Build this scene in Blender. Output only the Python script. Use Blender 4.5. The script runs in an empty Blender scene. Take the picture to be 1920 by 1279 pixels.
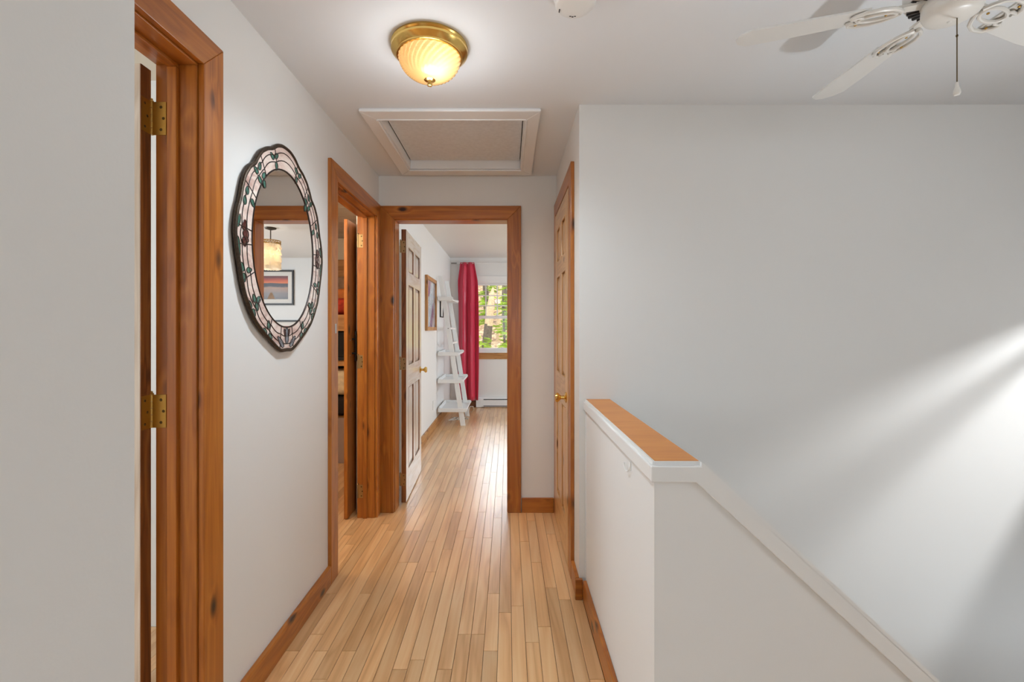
import bpy, bmesh, math, random
from mathutils import Vector, Matrix
random.seed(7)
sc = bpy.context.scene
col = sc.collection
PI = math.pi

def srgb(r, g, b):
    f = lambda c: (c/12.92 if c <= .04045 else ((c+.055)/1.055)**2.4)
    return (f(r/255), f(g/255), f(b/255), 1)

# ------------------------------------------------------------------ camera
cam_d = bpy.data.cameras.new('camera'); cam = bpy.data.objects.new('camera', cam_d); col.objects.link(cam)
cam_d.sensor_width = 36; cam_d.lens = 16.0
cam_d.shift_x = .0042; cam_d.shift_y = -.0122
cam_d.clip_start = .05
cam.location = (0, 0, 1.31); cam.rotation_euler = (PI/2, 0, 0)
sc.camera = cam

# ------------------------------------------------------------------ world / exposure
w = bpy.data.worlds.new('sky'); sc.world = w; w.use_nodes = True
bg = w.node_tree.nodes['Background']; bg.inputs[0].default_value = (.86, .93, 1, 1); bg.inputs[1].default_value = 1.5
sc.view_settings.view_transform = 'Standard'; sc.view_settings.look = 'None'
sc.view_settings.gamma = 1; sc.view_settings.use_curve_mapping = False
sc.view_settings.exposure = 0.48

def area(name, loc, target, sx, sy, power, color=(1, 1, 1), spread=PI):
    l = bpy.data.lights.new(name, 'AREA'); l.shape = 'RECTANGLE'; l.size = sx; l.size_y = sy
    l.energy = power; l.color = color; l.spread = spread
    o = bpy.data.objects.new(name, l); col.objects.link(o); o.location = loc
    d = Vector(target)-Vector(loc); o.rotation_euler = d.to_track_quat('-Z', 'Y').to_euler()
    return o
def point(name, loc, power, color, radius):
    l = bpy.data.lights.new(name, 'POINT'); l.energy = power; l.color = color; l.shadow_soft_size = radius
    o = bpy.data.objects.new(name, l); col.objects.link(o); o.location = loc
    return o
# area lights: far window sky, stair beam, fills at added unseen windows
area('back_fill', (1.15, -5.42, 1.5), (.6, 3, 1.4), 2.9, 1.35, 12, (.8, .91, 1))  # added fill from behind the camera, down the hall
area('loft_fill', (3.22, -.9, 1.5), (0, -.2, 1.4), 1.3, 1.3, 12, (.84, .93, 1))  # added fill for the left walls and the loft
area('far_side_fill', (3.22, 5.2, 1.6), (0, 5.4, 1.0), 1.7, 1.3, 48, (.8, .91, 1))  # added fill for the unseen side of the far room
area('daylight_far_window', (-.2, 15, 5.2), (-.2, 6.0, .6), 5, 3.4, 560, (.74, .88, 1))
area('daylight_stair_window', (3.2, 1.3, 1.66), (1.75, 2.25, .1), .075, .075, 6.3, (.95, .975, 1), 1.7)
area('stair_uplight', (3.24, 1.6, -1.1), (1.2, .5, 2.4), .5, .2, 6, (.88, .945, 1), .9)  # added uplight to brighten the ceiling around the fan
# sun on the wooded slope behind the house
sd = bpy.data.lights.new('sun', 'SUN'); sd.energy = 2.6; sd.angle = .03; sd.color = (1, .95, .85)
so = bpy.data.objects.new('sun', sd); col.objects.link(so); so.location = (0, 12, 10)
so.rotation_euler = Vector((-.25, .75, -1.2)).to_track_quat('-Z', 'Y').to_euler()
# added fill in the first side room, lamp in the bunk room
area('side_room_fill', (-3.5, .3, 1.5), (.38, 1.5, .9), 1.2, 1.2, 45, (.8, .91, 1))
point('bunk_room_lamp_light', (-1.75, 2.55, 2.1), 22, (1, .84, .64), .12)

# ------------------------------------------------------------------ materials
def new_mat(name):
    m = bpy.data.materials.new(name); m.use_nodes = True
    nt = m.node_tree; return m, nt, nt.nodes['Principled BSDF']
def N(nt, t, **kw):
    n = nt.nodes.new(t)
    for k, v in kw.items():
        if k.startswith('i_'): n.inputs[k[2:]].default_value = v
        else: setattr(n, k, v)
    return n
def ramp(nt, fac, stops):
    r = nt.nodes.new('ShaderNodeValToRGB'); e = r.color_ramp.elements
    while len(e) < len(stops): e.new(.5)
    for i, (p, c) in enumerate(stops): e[i].position = p; e[i].color = c
    nt.links.new(fac, r.inputs[0]); return r.outputs[0]
def bump(nt, h, strength, dist, bs):
    b = N(nt, 'ShaderNodeBump'); b.inputs['Strength'].default_value = strength; b.inputs['Distance'].default_value = dist
    nt.links.new(h, b.inputs['Height']); nt.links.new(b.outputs[0], bs.inputs['Normal'])

def plain(name, c, rough=.5, metal=0, spec=.5, coat=0, bumpy=0, bscale=60, vary=0):
    m, nt, bs = new_mat(name)
    bs.inputs['Base Color'].default_value = c; bs.inputs['Roughness'].default_value = rough
    bs.inputs['Metallic'].default_value = metal; bs.inputs['Specular IOR Level'].default_value = spec
    bs.inputs['Coat Weight'].default_value = coat
    if bumpy or vary:
        tc = N(nt, 'ShaderNodeTexCoord'); no = N(nt, 'ShaderNodeTexNoise'); no.inputs['Scale'].default_value = bscale
        no.inputs['Detail'].default_value = 4
        nt.links.new(tc.outputs['Object'], no.inputs['Vector'])
        if bumpy: bump(nt, no.outputs[0], bumpy, .002, bs)
        if vary:
            d = tuple(x*(1-vary) for x in c[:3])+(1,)
            nt.links.new(ramp(nt, no.outputs[0], [(.35, d), (.65, c)]), bs.inputs['Base Color'])
    return m

def wood(name, axis, dark, mid, light, knots=True, rough=.35, coat=.15, across=16, along=1.3, knot_c=(50, 22, 8), per_obj=.25, spec=.5, streak=.5, kprob=.42, coat_r=.18):
    """grain along axis 0/1/2 of the object's own space"""
    m, nt, bs = new_mat(name); L = nt.links.new
    tc = N(nt, 'ShaderNodeTexCoord'); oi = N(nt, 'ShaderNodeObjectInfo'); ge = N(nt, 'ShaderNodeNewGeometry')
    rs = N(nt, 'ShaderNodeMath', operation='ADD'); L(oi.outputs['Random'], rs.inputs[0]); L(ge.outputs['Random Per Island'], rs.inputs[1])
    fr = N(nt, 'ShaderNodeMath', operation='FRACT'); L(rs.outputs[0], fr.inputs[0])
    mu = N(nt, 'ShaderNodeMath', operation='MULTIPLY'); L(rs.outputs[0], mu.inputs[0]); mu.inputs[1].default_value = 53.7
    cb = N(nt, 'ShaderNodeCombineXYZ'); [L(mu.outputs[0], cb.inputs[i]) for i in range(3)]
    ad = N(nt, 'ShaderNodeVectorMath', operation='ADD'); L(tc.outputs['Object'], ad.inputs[0]); L(cb.outputs[0], ad.inputs[1])
    def mapped(a, b):
        mp = N(nt, 'ShaderNodeMapping'); s = [a]*3; s[axis] = b; mp.inputs['Scale'].default_value = s
        L(ad.outputs[0], mp.inputs['Vector']); return mp.outputs[0]
    kv = N(nt, 'ShaderNodeTexVoronoi'); kv.inputs['Scale'].default_value = 1
    L(mapped(9, 4.5), kv.inputs['Vector'])
    kd = ramp(nt, kv.outputs['Distance'], [(.0, (1, 1, 1, 1)), (.34, (0, 0, 0, 1))])
    n1 = N(nt, 'ShaderNodeTexNoise'); n1.inputs['Scale'].default_value = 1; n1.inputs['Detail'].default_value = 3; n1.inputs['Distortion'].default_value = .6
    L(mapped(across, along), n1.inputs['Vector'])
    ph = N(nt, 'ShaderNodeMath', operation='MULTIPLY_ADD'); L(n1.outputs[0], ph.inputs[0]); ph.inputs[1].default_value = 5.0
    if knots: L(kd, ph.inputs[2])
    sn = N(nt, 'ShaderNodeMath', operation='PINGPONG'); L(ph.outputs[0], sn.inputs[0]); sn.inputs[1].default_value = .5
    s2 = N(nt, 'ShaderNodeMath', operation='MULTIPLY'); L(sn.outputs[0], s2.inputs[0]); s2.inputs[1].default_value = 2
    n2 = N(nt, 'ShaderNodeTexNoise'); n2.inputs['Scale'].default_value = 1; n2.inputs['Detail'].default_value = 4
    L(mapped(110, 3), n2.inputs['Vector'])
    mx = N(nt, 'ShaderNodeMix', data_type='FLOAT'); mx.inputs[0].default_value = 1-streak
    L(s2.outputs[0], mx.inputs[2]); L(n2.outputs[0], mx.inputs[3])
    base = ramp(nt, mx.outputs[0], [(.08, srgb(*dark)), (.5, srgb(*mid)), (.92, srgb(*light))])
    # each board has its own tone
    pv = N(nt, 'ShaderNodeMapRange'); L(fr.outputs[0], pv.inputs[0]); pv.inputs[3].default_value = 1-per_obj; pv.inputs[4].default_value = 1+per_obj
    hs = N(nt, 'ShaderNodeHueSaturation'); L(base, hs.inputs['Color']); L(pv.outputs[0], hs.inputs['Value'])
    out = hs.outputs[0]
    if knots:
        sp = N(nt, 'ShaderNodeSeparateColor'); L(kv.outputs['Color'], sp.inputs[0])
        g = N(nt, 'ShaderNodeMath', operation='GREATER_THAN'); L(sp.outputs[0], g.inputs[0]); g.inputs[1].default_value = kprob
        kc = ramp(nt, kv.outputs['Distance'], [(.08, (1, 1, 1, 1)), (.2, (0, 0, 0, 1))])
        mm = N(nt, 'ShaderNodeMath', operation='MULTIPLY'); L(kc, mm.inputs[0]); L(g.outputs[0], mm.inputs[1])
        mk = N(nt, 'ShaderNodeMix', data_type='RGBA'); L(mm.outputs[0], mk.inputs[0]); L(out, mk.inputs[6]); mk.inputs[7].default_value = srgb(*knot_c)
        out = mk.outputs[2]
    L(out, bs.inputs['Base Color'])
    bs.inputs['Roughness'].default_value = rough; bs.inputs['Coat Weight'].default_value = coat; bs.inputs['Coat Roughness'].default_value = coat_r
    bs.inputs['Specular IOR Level'].default_value = spec
    bump(nt, n2.outputs[0], .08, .0008, bs)
    return m

M = {}
M['wall'] = plain('wall_paint', srgb(231, 230, 227), .55, bumpy=.06, bscale=220)
M['wall_far'] = plain('far_room_wall_paint', srgb(232, 231, 229), .5, bumpy=.05, bscale=220)
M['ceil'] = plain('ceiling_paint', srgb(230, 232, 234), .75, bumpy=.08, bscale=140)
M['white2'] = plain('half_wall_trim_paint', srgb(233, 232, 229), .4, bumpy=.12, bscale=25)
M['white'] = plain('white_trim_paint', srgb(238, 238, 237), .35, bumpy=.12, bscale=25)
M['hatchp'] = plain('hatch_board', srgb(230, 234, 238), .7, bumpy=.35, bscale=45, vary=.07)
M['cream'] = plain('cream_boards', srgb(226, 214, 196), .6)
TR = dict(dark=(138, 74, 18), mid=(170, 98, 30), light=(194, 122, 44))
for i, a in enumerate('xyz'):
    M['trim_'+a] = wood('stained_pine_'+a, i, TR['dark'], TR['mid'], TR['light'], True, .33, .2, per_obj=.1, across=11, along=.8, streak=.4)
    M['pine_'+a] = wood('clear_pine_'+a, i, (176, 128, 78), (206, 162, 110), (222, 184, 136), True, .3, .3, knot_c=(110, 66, 30), per_obj=.08)
    M['pale_'+a] = wood('pale_pine_'+a, i, (192, 174, 154), (214, 200, 184), (224, 214, 202), False, .22, .5, per_obj=.06)  # varnished pine with the window glare put into its colour
    M['dtrim_'+a] = wood('dark_pine_'+a, i, (84, 44, 16), (126, 72, 30), (156, 98, 46), True, .35, .2, per_obj=.1)
    M['bunk_'+a] = wood('bunk_pine_'+a, i, (150, 98, 48), (182, 128, 72), (204, 152, 92), True, .45, .1, knot_c=(90, 50, 20), per_obj=.1)
M['floor'] = wood('maple_strip', 1, (200, 146, 92), (228, 180, 126), (238, 200, 152), False, .38, .9, coat_r=.3, across=7, along=.55, per_obj=.14, streak=.5)
M['sub'] = plain('subfloor', srgb(70, 42, 22), .9)
M['capwood'] = wood('cap_board', 0, (190, 112, 36), (208, 130, 46), (218, 146, 60), False, .4, .12, per_obj=.02, across=5, streak=.2)
M['brass'] = plain('brass', srgb(228, 192, 112), .2, 1)
M['brass_dull'] = plain('dull_brass', srgb(188, 150, 80), .38, 1)
M['nickel'] = plain('tarnished_hinge', srgb(176, 150, 108), .35, 1)
M['screw'] = plain('screw_steel', srgb(90, 74, 48), .4, 1)
M['steel'] = plain('steel', srgb(190, 192, 195), .3, 1)
M['black'] = plain('black_metal', srgb(16, 15, 15), .4)
M['dark'] = plain('dark_slot', srgb(48, 46, 46), .6)
M['mirror'] = plain('silvered_glass', (.93, .94, .94, 1), .008, 1)
M['rim'] = plain('patinated_lead_rim', srgb(78, 66, 54), .42, .7, bumpy=.6, bscale=160, vary=.35)
M['lead'] = plain('lead_came', srgb(52, 42, 38), .4, .6)
M['leaf'] = plain('teal_glass', srgb(74, 124, 108), .16, coat=.6, bumpy=.2, bscale=90, vary=.45)
M['petal'] = plain('burgundy_glass', srgb(92, 42, 40), .16, coat=.6, bumpy=.2, bscale=90, vary=.35)
M['grayglass'] = plain('smoky_glass', srgb(120, 124, 132), .1, coat=.8, bumpy=.25, bscale=70, vary=.4)
m, nt, bs = new_mat('opalescent_glass'); L = nt.links.new
tc = N(nt, 'ShaderNodeTexCoord'); oi = N(nt, 'ShaderNodeObjectInfo')
mp = N(nt, 'ShaderNodeMapping'); mp.inputs['Scale'].default_value = (10, 10, 26); L(tc.outputs['Object'], mp.inputs[0])
no = N(nt, 'ShaderNodeTexNoise'); no.inputs['Scale'].default_value = 1; no.inputs['Detail'].default_value = 5; no.inputs['Distortion'].default_value = 1.2; L(mp.outputs[0], no.inputs[0])
L(ramp(nt, no.outputs[0], [(.3, srgb(196, 160, 148)), (.5, srgb(230, 208, 196)), (.7, srgb(240, 228, 216))]), bs.inputs['Base Color'])
bs.inputs['Roughness'].default_value = .12; bs.inputs['Coat Weight'].default_value = .6
no2 = N(nt, 'ShaderNodeTexNoise'); no2.inputs['Scale'].default_value = 60; L(tc.outputs['Object'], no2.inputs[0]); bump(nt, no2.outputs[0], .15, .002, bs)
M['opal'] = m
m, nt, bs = new_mat('window_glass'); L = nt.links.new
fz = N(nt, 'ShaderNodeFresnel'); fz.inputs[0].default_value = 1.35
gl = N(nt, 'ShaderNodeBsdfGlossy'); gl.inputs['Roughness'].default_value = .01; tr = N(nt, 'ShaderNodeBsdfTransparent')
mxs = N(nt, 'ShaderNodeMixShader'); L(fz.outputs[0], mxs.inputs[0]); L(tr.outputs[0], mxs.inputs[1]); L(gl.outputs[0], mxs.inputs[2])
L(mxs.outputs[0], nt.nodes['Material Output'].inputs[0]); M['glass'] = m
m, nt, bs = new_mat('frosted_lamp_glass'); L = nt.links.new
tl = N(nt, 'ShaderNodeBsdfTranslucent'); tl.inputs[0].default_value = (1, .76, .44, 1)
gl = N(nt, 'ShaderNodeBsdfGlossy'); gl.inputs['Roughness'].default_value = .12
fz = N(nt, 'ShaderNodeFresnel'); fz.inputs[0].default_value = 1.45
mxs = N(nt, 'ShaderNodeMixShader'); L(fz.outputs[0], mxs.inputs[0]); L(tl.outputs[0], mxs.inputs[1]); L(gl.outputs[0], mxs.inputs[2])
L(mxs.outputs[0], nt.nodes['Material Output'].inputs[0]); M['lampglass'] = m
m, nt, bs = new_mat('capiz_shell'); L = nt.links.new
tl = N(nt, 'ShaderNodeBsdfTranslucent'); tl.inputs[0].default_value = (1, .9, .74, 1)
df = N(nt, 'ShaderNodeBsdfDiffuse'); df.inputs[0].default_value = (.85, .82, .76, 1)
mxs = N(nt, 'ShaderNodeMixShader'); mxs.inputs[0].default_value = .4; L(tl.outputs[0], mxs.inputs[1]); L(df.outputs[0], mxs.inputs[2])
L(mxs.outputs[0], nt.nodes['Material Output'].inputs[0]); M['shell'] = m
m, nt, bs = new_mat('lamp_filament_glow'); bs.inputs['Base Color'].default_value = (1, .9, .75, 1)
bs.inputs['Emission Color'].default_value = (1, .82, .55, 1); bs.inputs['Emission Strength'].default_value = .8; M['bulb'] = m
M['fanwhite'] = plain('fan_white', srgb(226, 223, 216), .35, coat=.1)
M['blade'] = plain('fan_blade', srgb(224, 223, 219), .45, bumpy=.05, bscale=30)
M['curtain'] = plain('crimson_satin', srgb(200, 22, 64), .42, coat=.15, bumpy=.3, bscale=120)
M['curtain'].node_tree.nodes['Principled BSDF'].inputs['Sheen Weight'].default_value = .4
M['heater'] = plain('heater_enamel', srgb(232, 233, 234), .35)
M['plastic'] = plain('white_plastic', srgb(236, 235, 231), .35)
M['cord'] = plain('cord_white', srgb(225, 220, 212), .5)
M['mat'] = plain('picture_mat', srgb(232, 228, 222), .7)
M['frameblack'] = plain('black_frame', srgb(34, 30, 28), .4)
M['red'] = plain('red_quilt', srgb(206, 62, 36), .85, bscale=16, vary=.5)
M['redpat'] = plain('red_pattern', srgb(226, 150, 130), .85, bscale=70, vary=.75)
M['orange'] = plain('orange_pillow', srgb(236, 140, 72), .8, bscale=10, vary=.4)
M['taupe'] = plain('taupe_pillow', srgb(170, 140, 116), .85, bscale=20, vary=.3)
M['floral'] = plain('floral_cream', srgb(240, 222, 188), .8, bscale=22, vary=.22)
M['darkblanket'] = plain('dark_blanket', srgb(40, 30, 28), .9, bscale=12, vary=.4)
M['mauve'] = plain('mauve_panel', srgb(160, 138, 130), .7)
M['screen'] = plain('dark_screen', srgb(14, 12, 12), .2)
m, nt, bs = new_mat('blue_print'); L = nt.links.new
tc = N(nt, 'ShaderNodeTexCoord'); no = N(nt, 'ShaderNodeTexNoise'); no.inputs['Scale'].default_value = 6; no.inputs['Detail'].default_value = 6; L(tc.outputs['Object'], no.inputs[0])
L(ramp(nt, no.outputs[0], [(.32, srgb(120, 138, 168)), (.5, srgb(176, 190, 208)), (.66, srgb(214, 218, 222))]), bs.inputs['Base Color'])
bs.inputs['Roughness'].default_value = .08; bs.inputs['Coat Weight'].default_value = .8; M['blueprint'] = m

# ------------------------------------------------------------------ mesh helpers
class MB:
    def __init__(s): s.v = []; s.f = []
    def add(s, vs, fs):
        o = len(s.v); s.v += [tuple(v) for v in vs]; s.f += [tuple(i+o for i in f) for f in fs]; return s
    def box(s, x0, x1, y0, y1, z0, z1):
        return s.add([(x0, y0, z0), (x1, y0, z0), (x1, y1, z0), (x0, y1, z0), (x0, y0, z1), (x1, y0, z1), (x1, y1, z1), (x0, y1, z1)],
                     [(0, 3, 2, 1), (4, 5, 6, 7), (0, 1, 5, 4), (1, 2, 6, 5), (2, 3, 7, 6), (3, 0, 4, 7)])
    def prism(s, poly, fn, a, b):
        """poly of (p,q); fn(p,q,r)->xyz; extruded r=a..b"""
        n = len(poly)
        vs = [fn(p, q, a) for p, q in poly]+[fn(p, q, b) for p, q in poly]
        fs = [tuple(range(n-1, -1, -1)), tuple(range(n, 2*n))]+[(i, (i+1) % n, n+(i+1) % n, n+i) for i in range(n)]
        return s.add(vs, fs)
    def lathe(s, prof, c=(0, 0, 0), seg=32, fn=None, flute=None):
        """prof list of (r,z)"""
        n = len(prof); vs = []
        for k in range(seg):
            a = 2*PI*k/seg
            for j, (r, z) in enumerate(prof):
                rr = r if flute is None else r*(1+flute(a, j/(n-1)))
                p = (rr*math.cos(a), rr*math.sin(a), z)
                p = fn(*p) if fn else p
                vs.append((c[0]+p[0], c[1]+p[1], c[2]+p[2]))
        fs = [(k*n+j, ((k+1) % seg)*n+j, ((k+1) % seg)*n+j+1, k*n+j+1) for k in range(seg) for j in range(n-1)]
        return s.add(vs, fs)
    def tube(s, pts, r, seg=8, closed=False, cap=True):
        pts = [Vector(p) for p in pts]; n = len(pts); vs = []; fs = []
        rr = r if isinstance(r, (list, tuple)) else [r]*n
        up = None
        for i, p in enumerate(pts):
            a = pts[(i-1) % n] if (closed or i > 0) else p; b = pts[(i+1) % n] if (closed or i < n-1) else p
            t = (b-a).normalized()
            if up is None: up = t.orthogonal().normalized()
            up = (up-t*up.dot(t)); up = up.normalized() if up.length > 1e-6 else t.orthogonal().normalized()
            sd = t.cross(up)
            for k in range(seg):
                an = 2*PI*k/seg; vs.append(p+(up*math.cos(an)+sd*math.sin(an))*rr[i])
        m = n if closed else n-1
        for i in range(m):
            j = (i+1) % n
            fs += [(i*seg+k, i*seg+(k+1) % seg, j*seg+(k+1) % seg, j*seg+k) for k in range(seg)]
        if cap and not closed:
            fs += [tuple(range(seg-1, -1, -1)), tuple((n-1)*seg+k for k in range(seg))]
        return s.add(vs, fs)
    def ball(s, c, rx, ry, rz, seg=16, rings=9, fn=None):
        vs = []; fs = []
        for j in range(rings+1):
            t = PI*j/rings
            for k in range(seg):
                a = 2*PI*k/seg; p = (rx*math.sin(t)*math.cos(a), ry*math.sin(t)*math.sin(a), rz*math.cos(t))
                if fn: p = fn(*p)
                vs.append((c[0]+p[0], c[1]+p[1], c[2]+p[2]))
        for j in range(rings):
            fs += [(j*seg+k, (j+1)*seg+k, (j+1)*seg+(k+1) % seg, j*seg+(k+1) % seg) for k in range(seg)]
        return s.add(vs, fs)
    def xf(s, fn): s.v = [tuple(fn(*v)) for v in s.v]; return s
    def build(s, name, mat, parent=None, smooth=False, bevel=0, local=False):
        """verts in world space unless local; a child is stored relative to its parent's place"""
        me = bpy.data.meshes.new(name)
        off = Vector((0, 0, 0))
        if parent is not None and not local: off = world_of(parent)
        me.from_pydata([Vector(v)-off for v in s.v], [], s.f); me.update()
        bm = bmesh.new(); bm.from_mesh(me); bmesh.ops.remove_doubles(bm, verts=bm.verts, dist=1e-6)
        bmesh.ops.recalc_face_normals(bm, faces=bm.faces); bm.to_mesh(me); bm.free()
        if smooth:
            for p in me.polygons: p.use_smooth = True
            try: me.set_sharp_from_angle(angle=math.radians(40))
            except Exception: pass
        me.materials.append(M[mat] if isinstance(mat, str) else mat)
        o = bpy.data.objects.new(name, me); col.objects.link(o)
        if parent is not None: o.parent = parent
        if bevel:
            b = o.modifiers.new('bevel', 'BEVEL'); b.width = bevel; b.segments = 2; b.limit_method = 'ANGLE'
        return o
def world_of(o):
    p = Vector((0, 0, 0))
    while o is not None: p = p+Vector(o.location); o = o.parent
    return p
def tag(o, label, cat, group=None, kind=None):
    o['label'] = label; o['category'] = cat
    if group: o['group'] = group
    if kind: o['kind'] = kind
    return o
def empty(name, loc, rz=0):
    o = bpy.data.objects.new(name, None); o.empty_display_size = .1; col.objects.link(o)
    o.location = loc; o.rotation_euler = (0, 0, rz); return o
def B(name, dims, mat, parent=None, bevel=0, local=False): return MB().box(*dims).build(name, mat, parent, False, bevel, local)
def S(o, label, cat): return tag(o, label, cat, kind='structure')
def boxes(name, lst, mat, parent=None):
    mb = MB()
    for d in lst: mb.box(*d)
    return mb.build(name, mat, parent)

# ------------------------------------------------------------------ the shell
XL, XC, YF, YS, H, HF = -.92, .348, 3.25, 2.214, 2.40, 2.49
YB, YW, XR, XO = -5.5, 7.6, 3.3, -3.6
S(boxes('wall_left', [(-1.04, XL, .5, .58, 0, H), (-1.04, XL, .58, 1.365, 2.11, H), (-1.04, XL, 1.365, 2.405, 0, H),
    (-1.04, XL, 2.405, 3.165, 2.11, H), (-1.04, XL, 3.165, 3.37, 0, H)], 'wall'), 'light grey hallway wall that carries the oval mirror', 'wall')
S(B('wall_near', (-1.04, -.41, YB, .5, 0, H), 'wall'), 'plain grey wall surface close to the camera at the photo left edge', 'wall')
S(boxes('wall_far', [(-1.08, -.824, YF, 3.37, 0, 2.6), (-.824, .016, YF, 3.37, 2.103, 2.6), (.016, XR, YF, 3.37, 0, 2.6)], 'wall'),
  'grey end wall of the hallway around the open doorway', 'wall')
S(boxes('wall_closet', [(XC, XC+.12, YS, 2.455, 0, H), (XC, XC+.12, 2.455, 3.155, 2.11, H), (XC, XC+.12, 3.155, YF, 0, H)], 'wall'),
  'short grey hallway wall around the closed pine door', 'wall')
S(B('wall_stairwell', (XC+.12, XR, YS, YS+.12, -2.7, H), 'wall'), 'wide blank grey wall behind the stairs with soft light bands', 'wall')
S(B('wall_stairwell_lower', (XC, XC+.12, YS, YS+.12, -2.7, 0), 'wall'), 'lower corner of the stairwell wall', 'wall')
# half wall beside the hallway, and the sloping knee wall along the stairs
HX0, HX1, KY0, KY1, CAPZ = .38, .497, 1.18, 1.297, .957
S(B('wall_half', (HX0, HX1, KY0, YS, -2.7, CAPZ-.002), 'wall'), 'white half wall between hallway and stairs below the wooden cap', 'wall')
SL = .9236
prof = [(HX1, -2.7), (HX1, CAPZ-.004), (XR, CAPZ-.004-SL*(XR-HX1)), (XR, -2.7)]
S(MB().prism(prof, lambda p, q, r: (p, r, q), KY0, KY1).build('wall_knee', 'wall'), 'grey knee wall with sloping top along the stairs, bottom right', 'wall')
S(boxes('wall_back', [(-.41, -.3, YB-.12, YB, 0, H), (2.6, XR, YB-.12, YB, 0, H), (-.3, 2.6, YB-.12, YB, 0, .82), (-.3, 2.6, YB-.12, YB, 2.18, H)], 'wall'),
  'wall behind the camera with an added wide window', 'wall')
S(boxes('wall_right', [(XR, XR+.12, YB, -1.55, -2.7, H), (XR, XR+.12, -1.55, -.25, -2.7, .85), (XR, XR+.12, -1.55, -.25, 2.15, H), (XR, XR+.12, -.25, .9, -2.7, H), (XR, XR+.12, .9, 1.36, -2.7, 1.5), (XR, XR+.12, .9, 1.36, 1.85, H),
    (XR, XR+.12, 1.36, 1.9, -2.7, -1.22), (XR, XR+.12, 1.36, 1.9, -1.0, H), (XR, XR+.12, 1.9, 2.14, -2.7, H), (XR, XR+.12, 2.14, YF, -2.7, H)], 'wall'), 'outer wall at the far right side of the loft', 'wall')
S(boxes('wall_far_room_right', [(XR, XR+.12, YF, 4.3, 0, HF), (XR, XR+.12, 4.3, 6.1, 0, .9), (XR, XR+.12, 4.3, 6.1, 2.25, HF), (XR, XR+.12, 6.1, YW+.12, 0, HF)], 'wall_far'),
  'right side wall of the far room', 'wall')
S(B('wall_far_room_left', (-1.08, -.96, 3.37, YW, 0, HF), 'wall_far'), 'white left wall of the far room behind the ladder shelf', 'wall')
WX0, WX1, WZ0, WZ1 = -.62, .27, .93, 2.10
S(boxes('wall_window', [(-1.08, WX0, YW, YW+.12, 0, HF), (WX0, WX1, YW, YW+.12, 0, WZ0), (WX0, WX1, YW, YW+.12, WZ1, HF), (WX1, XR, YW, YW+.12, 0, HF)], 'wall_far'),
  'white end wall of the far room around the window', 'wall')
S(B('wall_side_rooms_left', (XO-.12, XO, YB, 5.57, 0, H), 'cream'), 'outer left wall of the two side rooms', 'wall')
S(B('wall_side_rooms_divider', (XO, -1.04, 2.0, 2.1, 0, H), 'wall'), 'dividing wall between the two side rooms', 'wall')
S(B('wall_side_room_near', (XO, -1.04, YB-.12, -.9, 0, H), 'wall'), 'near wall of the first side room', 'wall')
S(B('wall_bunk_room', (XO, -1.08, 5.45, 5.57, 0, H), 'cream'), 'cream wall behind the bunk bed', 'wall')

# ceilings; the boards of the bunk room ceiling are separate
HX = (-.672, .097, 2.342, 3.10)
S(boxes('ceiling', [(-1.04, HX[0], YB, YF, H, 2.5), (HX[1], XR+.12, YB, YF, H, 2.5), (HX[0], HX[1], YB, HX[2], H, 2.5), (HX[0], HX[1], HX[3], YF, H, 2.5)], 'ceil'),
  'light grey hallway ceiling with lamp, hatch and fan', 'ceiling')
S(B('ceiling_far_room', (-1.08, XR+.12, YF+.12, YW+.12, HF, 2.6), 'wall_far'), 'white ceiling of the far room', 'ceiling')
cb = S(B('ceiling_side_rooms', (XO-.12, -1.04, YB, 5.57, H, 2.5), 'cream'), 'cream boarded ceiling of the side rooms', 'ceiling')
for k in range(24):
    MB().box(XO, -1.04, 2.12+k*.139, 2.12+k*.139+.134, H-.012, H).build('board', 'cream', cb)

# floor: subfloor slab, every visible strip a child, the rest joined
fl = boxes('floor', [(XO, .44, YB, YW, -.2, -.02), (.44, XR, YB, 1.24, -.2, -.02), (.44, XR, 2.3, YW, -.2, -.02)], 'sub')
S(fl, 'narrow strip hardwood floor running from hallway into far room', 'floor')
PW, GAP = .0575, .0015
plank_mesh = {}
def plank_me(n):
    if n in plank_mesh: return plank_mesh[n]
    l = n*.05-GAP; wd = PW-GAP; c = .0007
    me = bpy.data.meshes.new('plank')
    v = [(0, 0, -.019), (wd, 0, -.019), (wd, l, -.019), (0, l, -.019), (0, 0, -c), (wd, 0, -c), (wd, l, -c), (0, l, -c),
         (c, c, 0), (wd-c, c, 0), (wd-c, l-c, 0), (c, l-c, 0)]
    f = [(8, 9, 10, 11), (4, 5, 9, 8), (5, 6, 10, 9), (6, 7, 11, 10), (7, 4, 8, 11), (0, 1, 5, 4), (1, 2, 6, 5), (2, 3, 7, 6), (3, 0, 4, 7)]
    me.from_pydata(v, [], f); me.update(); me.materials.append(M['floor']); plank_mesh[n] = me; return me
def plank(x, y, n):
    o = bpy.data.objects.new('plank', plank_me(n)); col.objects.link(o); o.parent = fl; o.location = (x, y, 0)
NC = int((.38+.96)/PW)+1
for i in range(NC):
    x = -.96+i*PW
    yend = 7.58 if x < .06 else 3.24
    if x+PW > .382: continue
    if x < -.93: y = 3.37
    else: y = 1.2
    first = True
    while y < yend-.02:
        n = random.choice([8, 11, 14, 18, 22, 26, 30]) if y < 3.2 else random.choice([12, 16, 20, 24, 26])
        if first: n = random.randint(4, 18); first = False
        n = min(n, max(1, int(round((yend-y)/.05))))
        plank(x, y, n); y += n*.05
mbp = MB()
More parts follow.
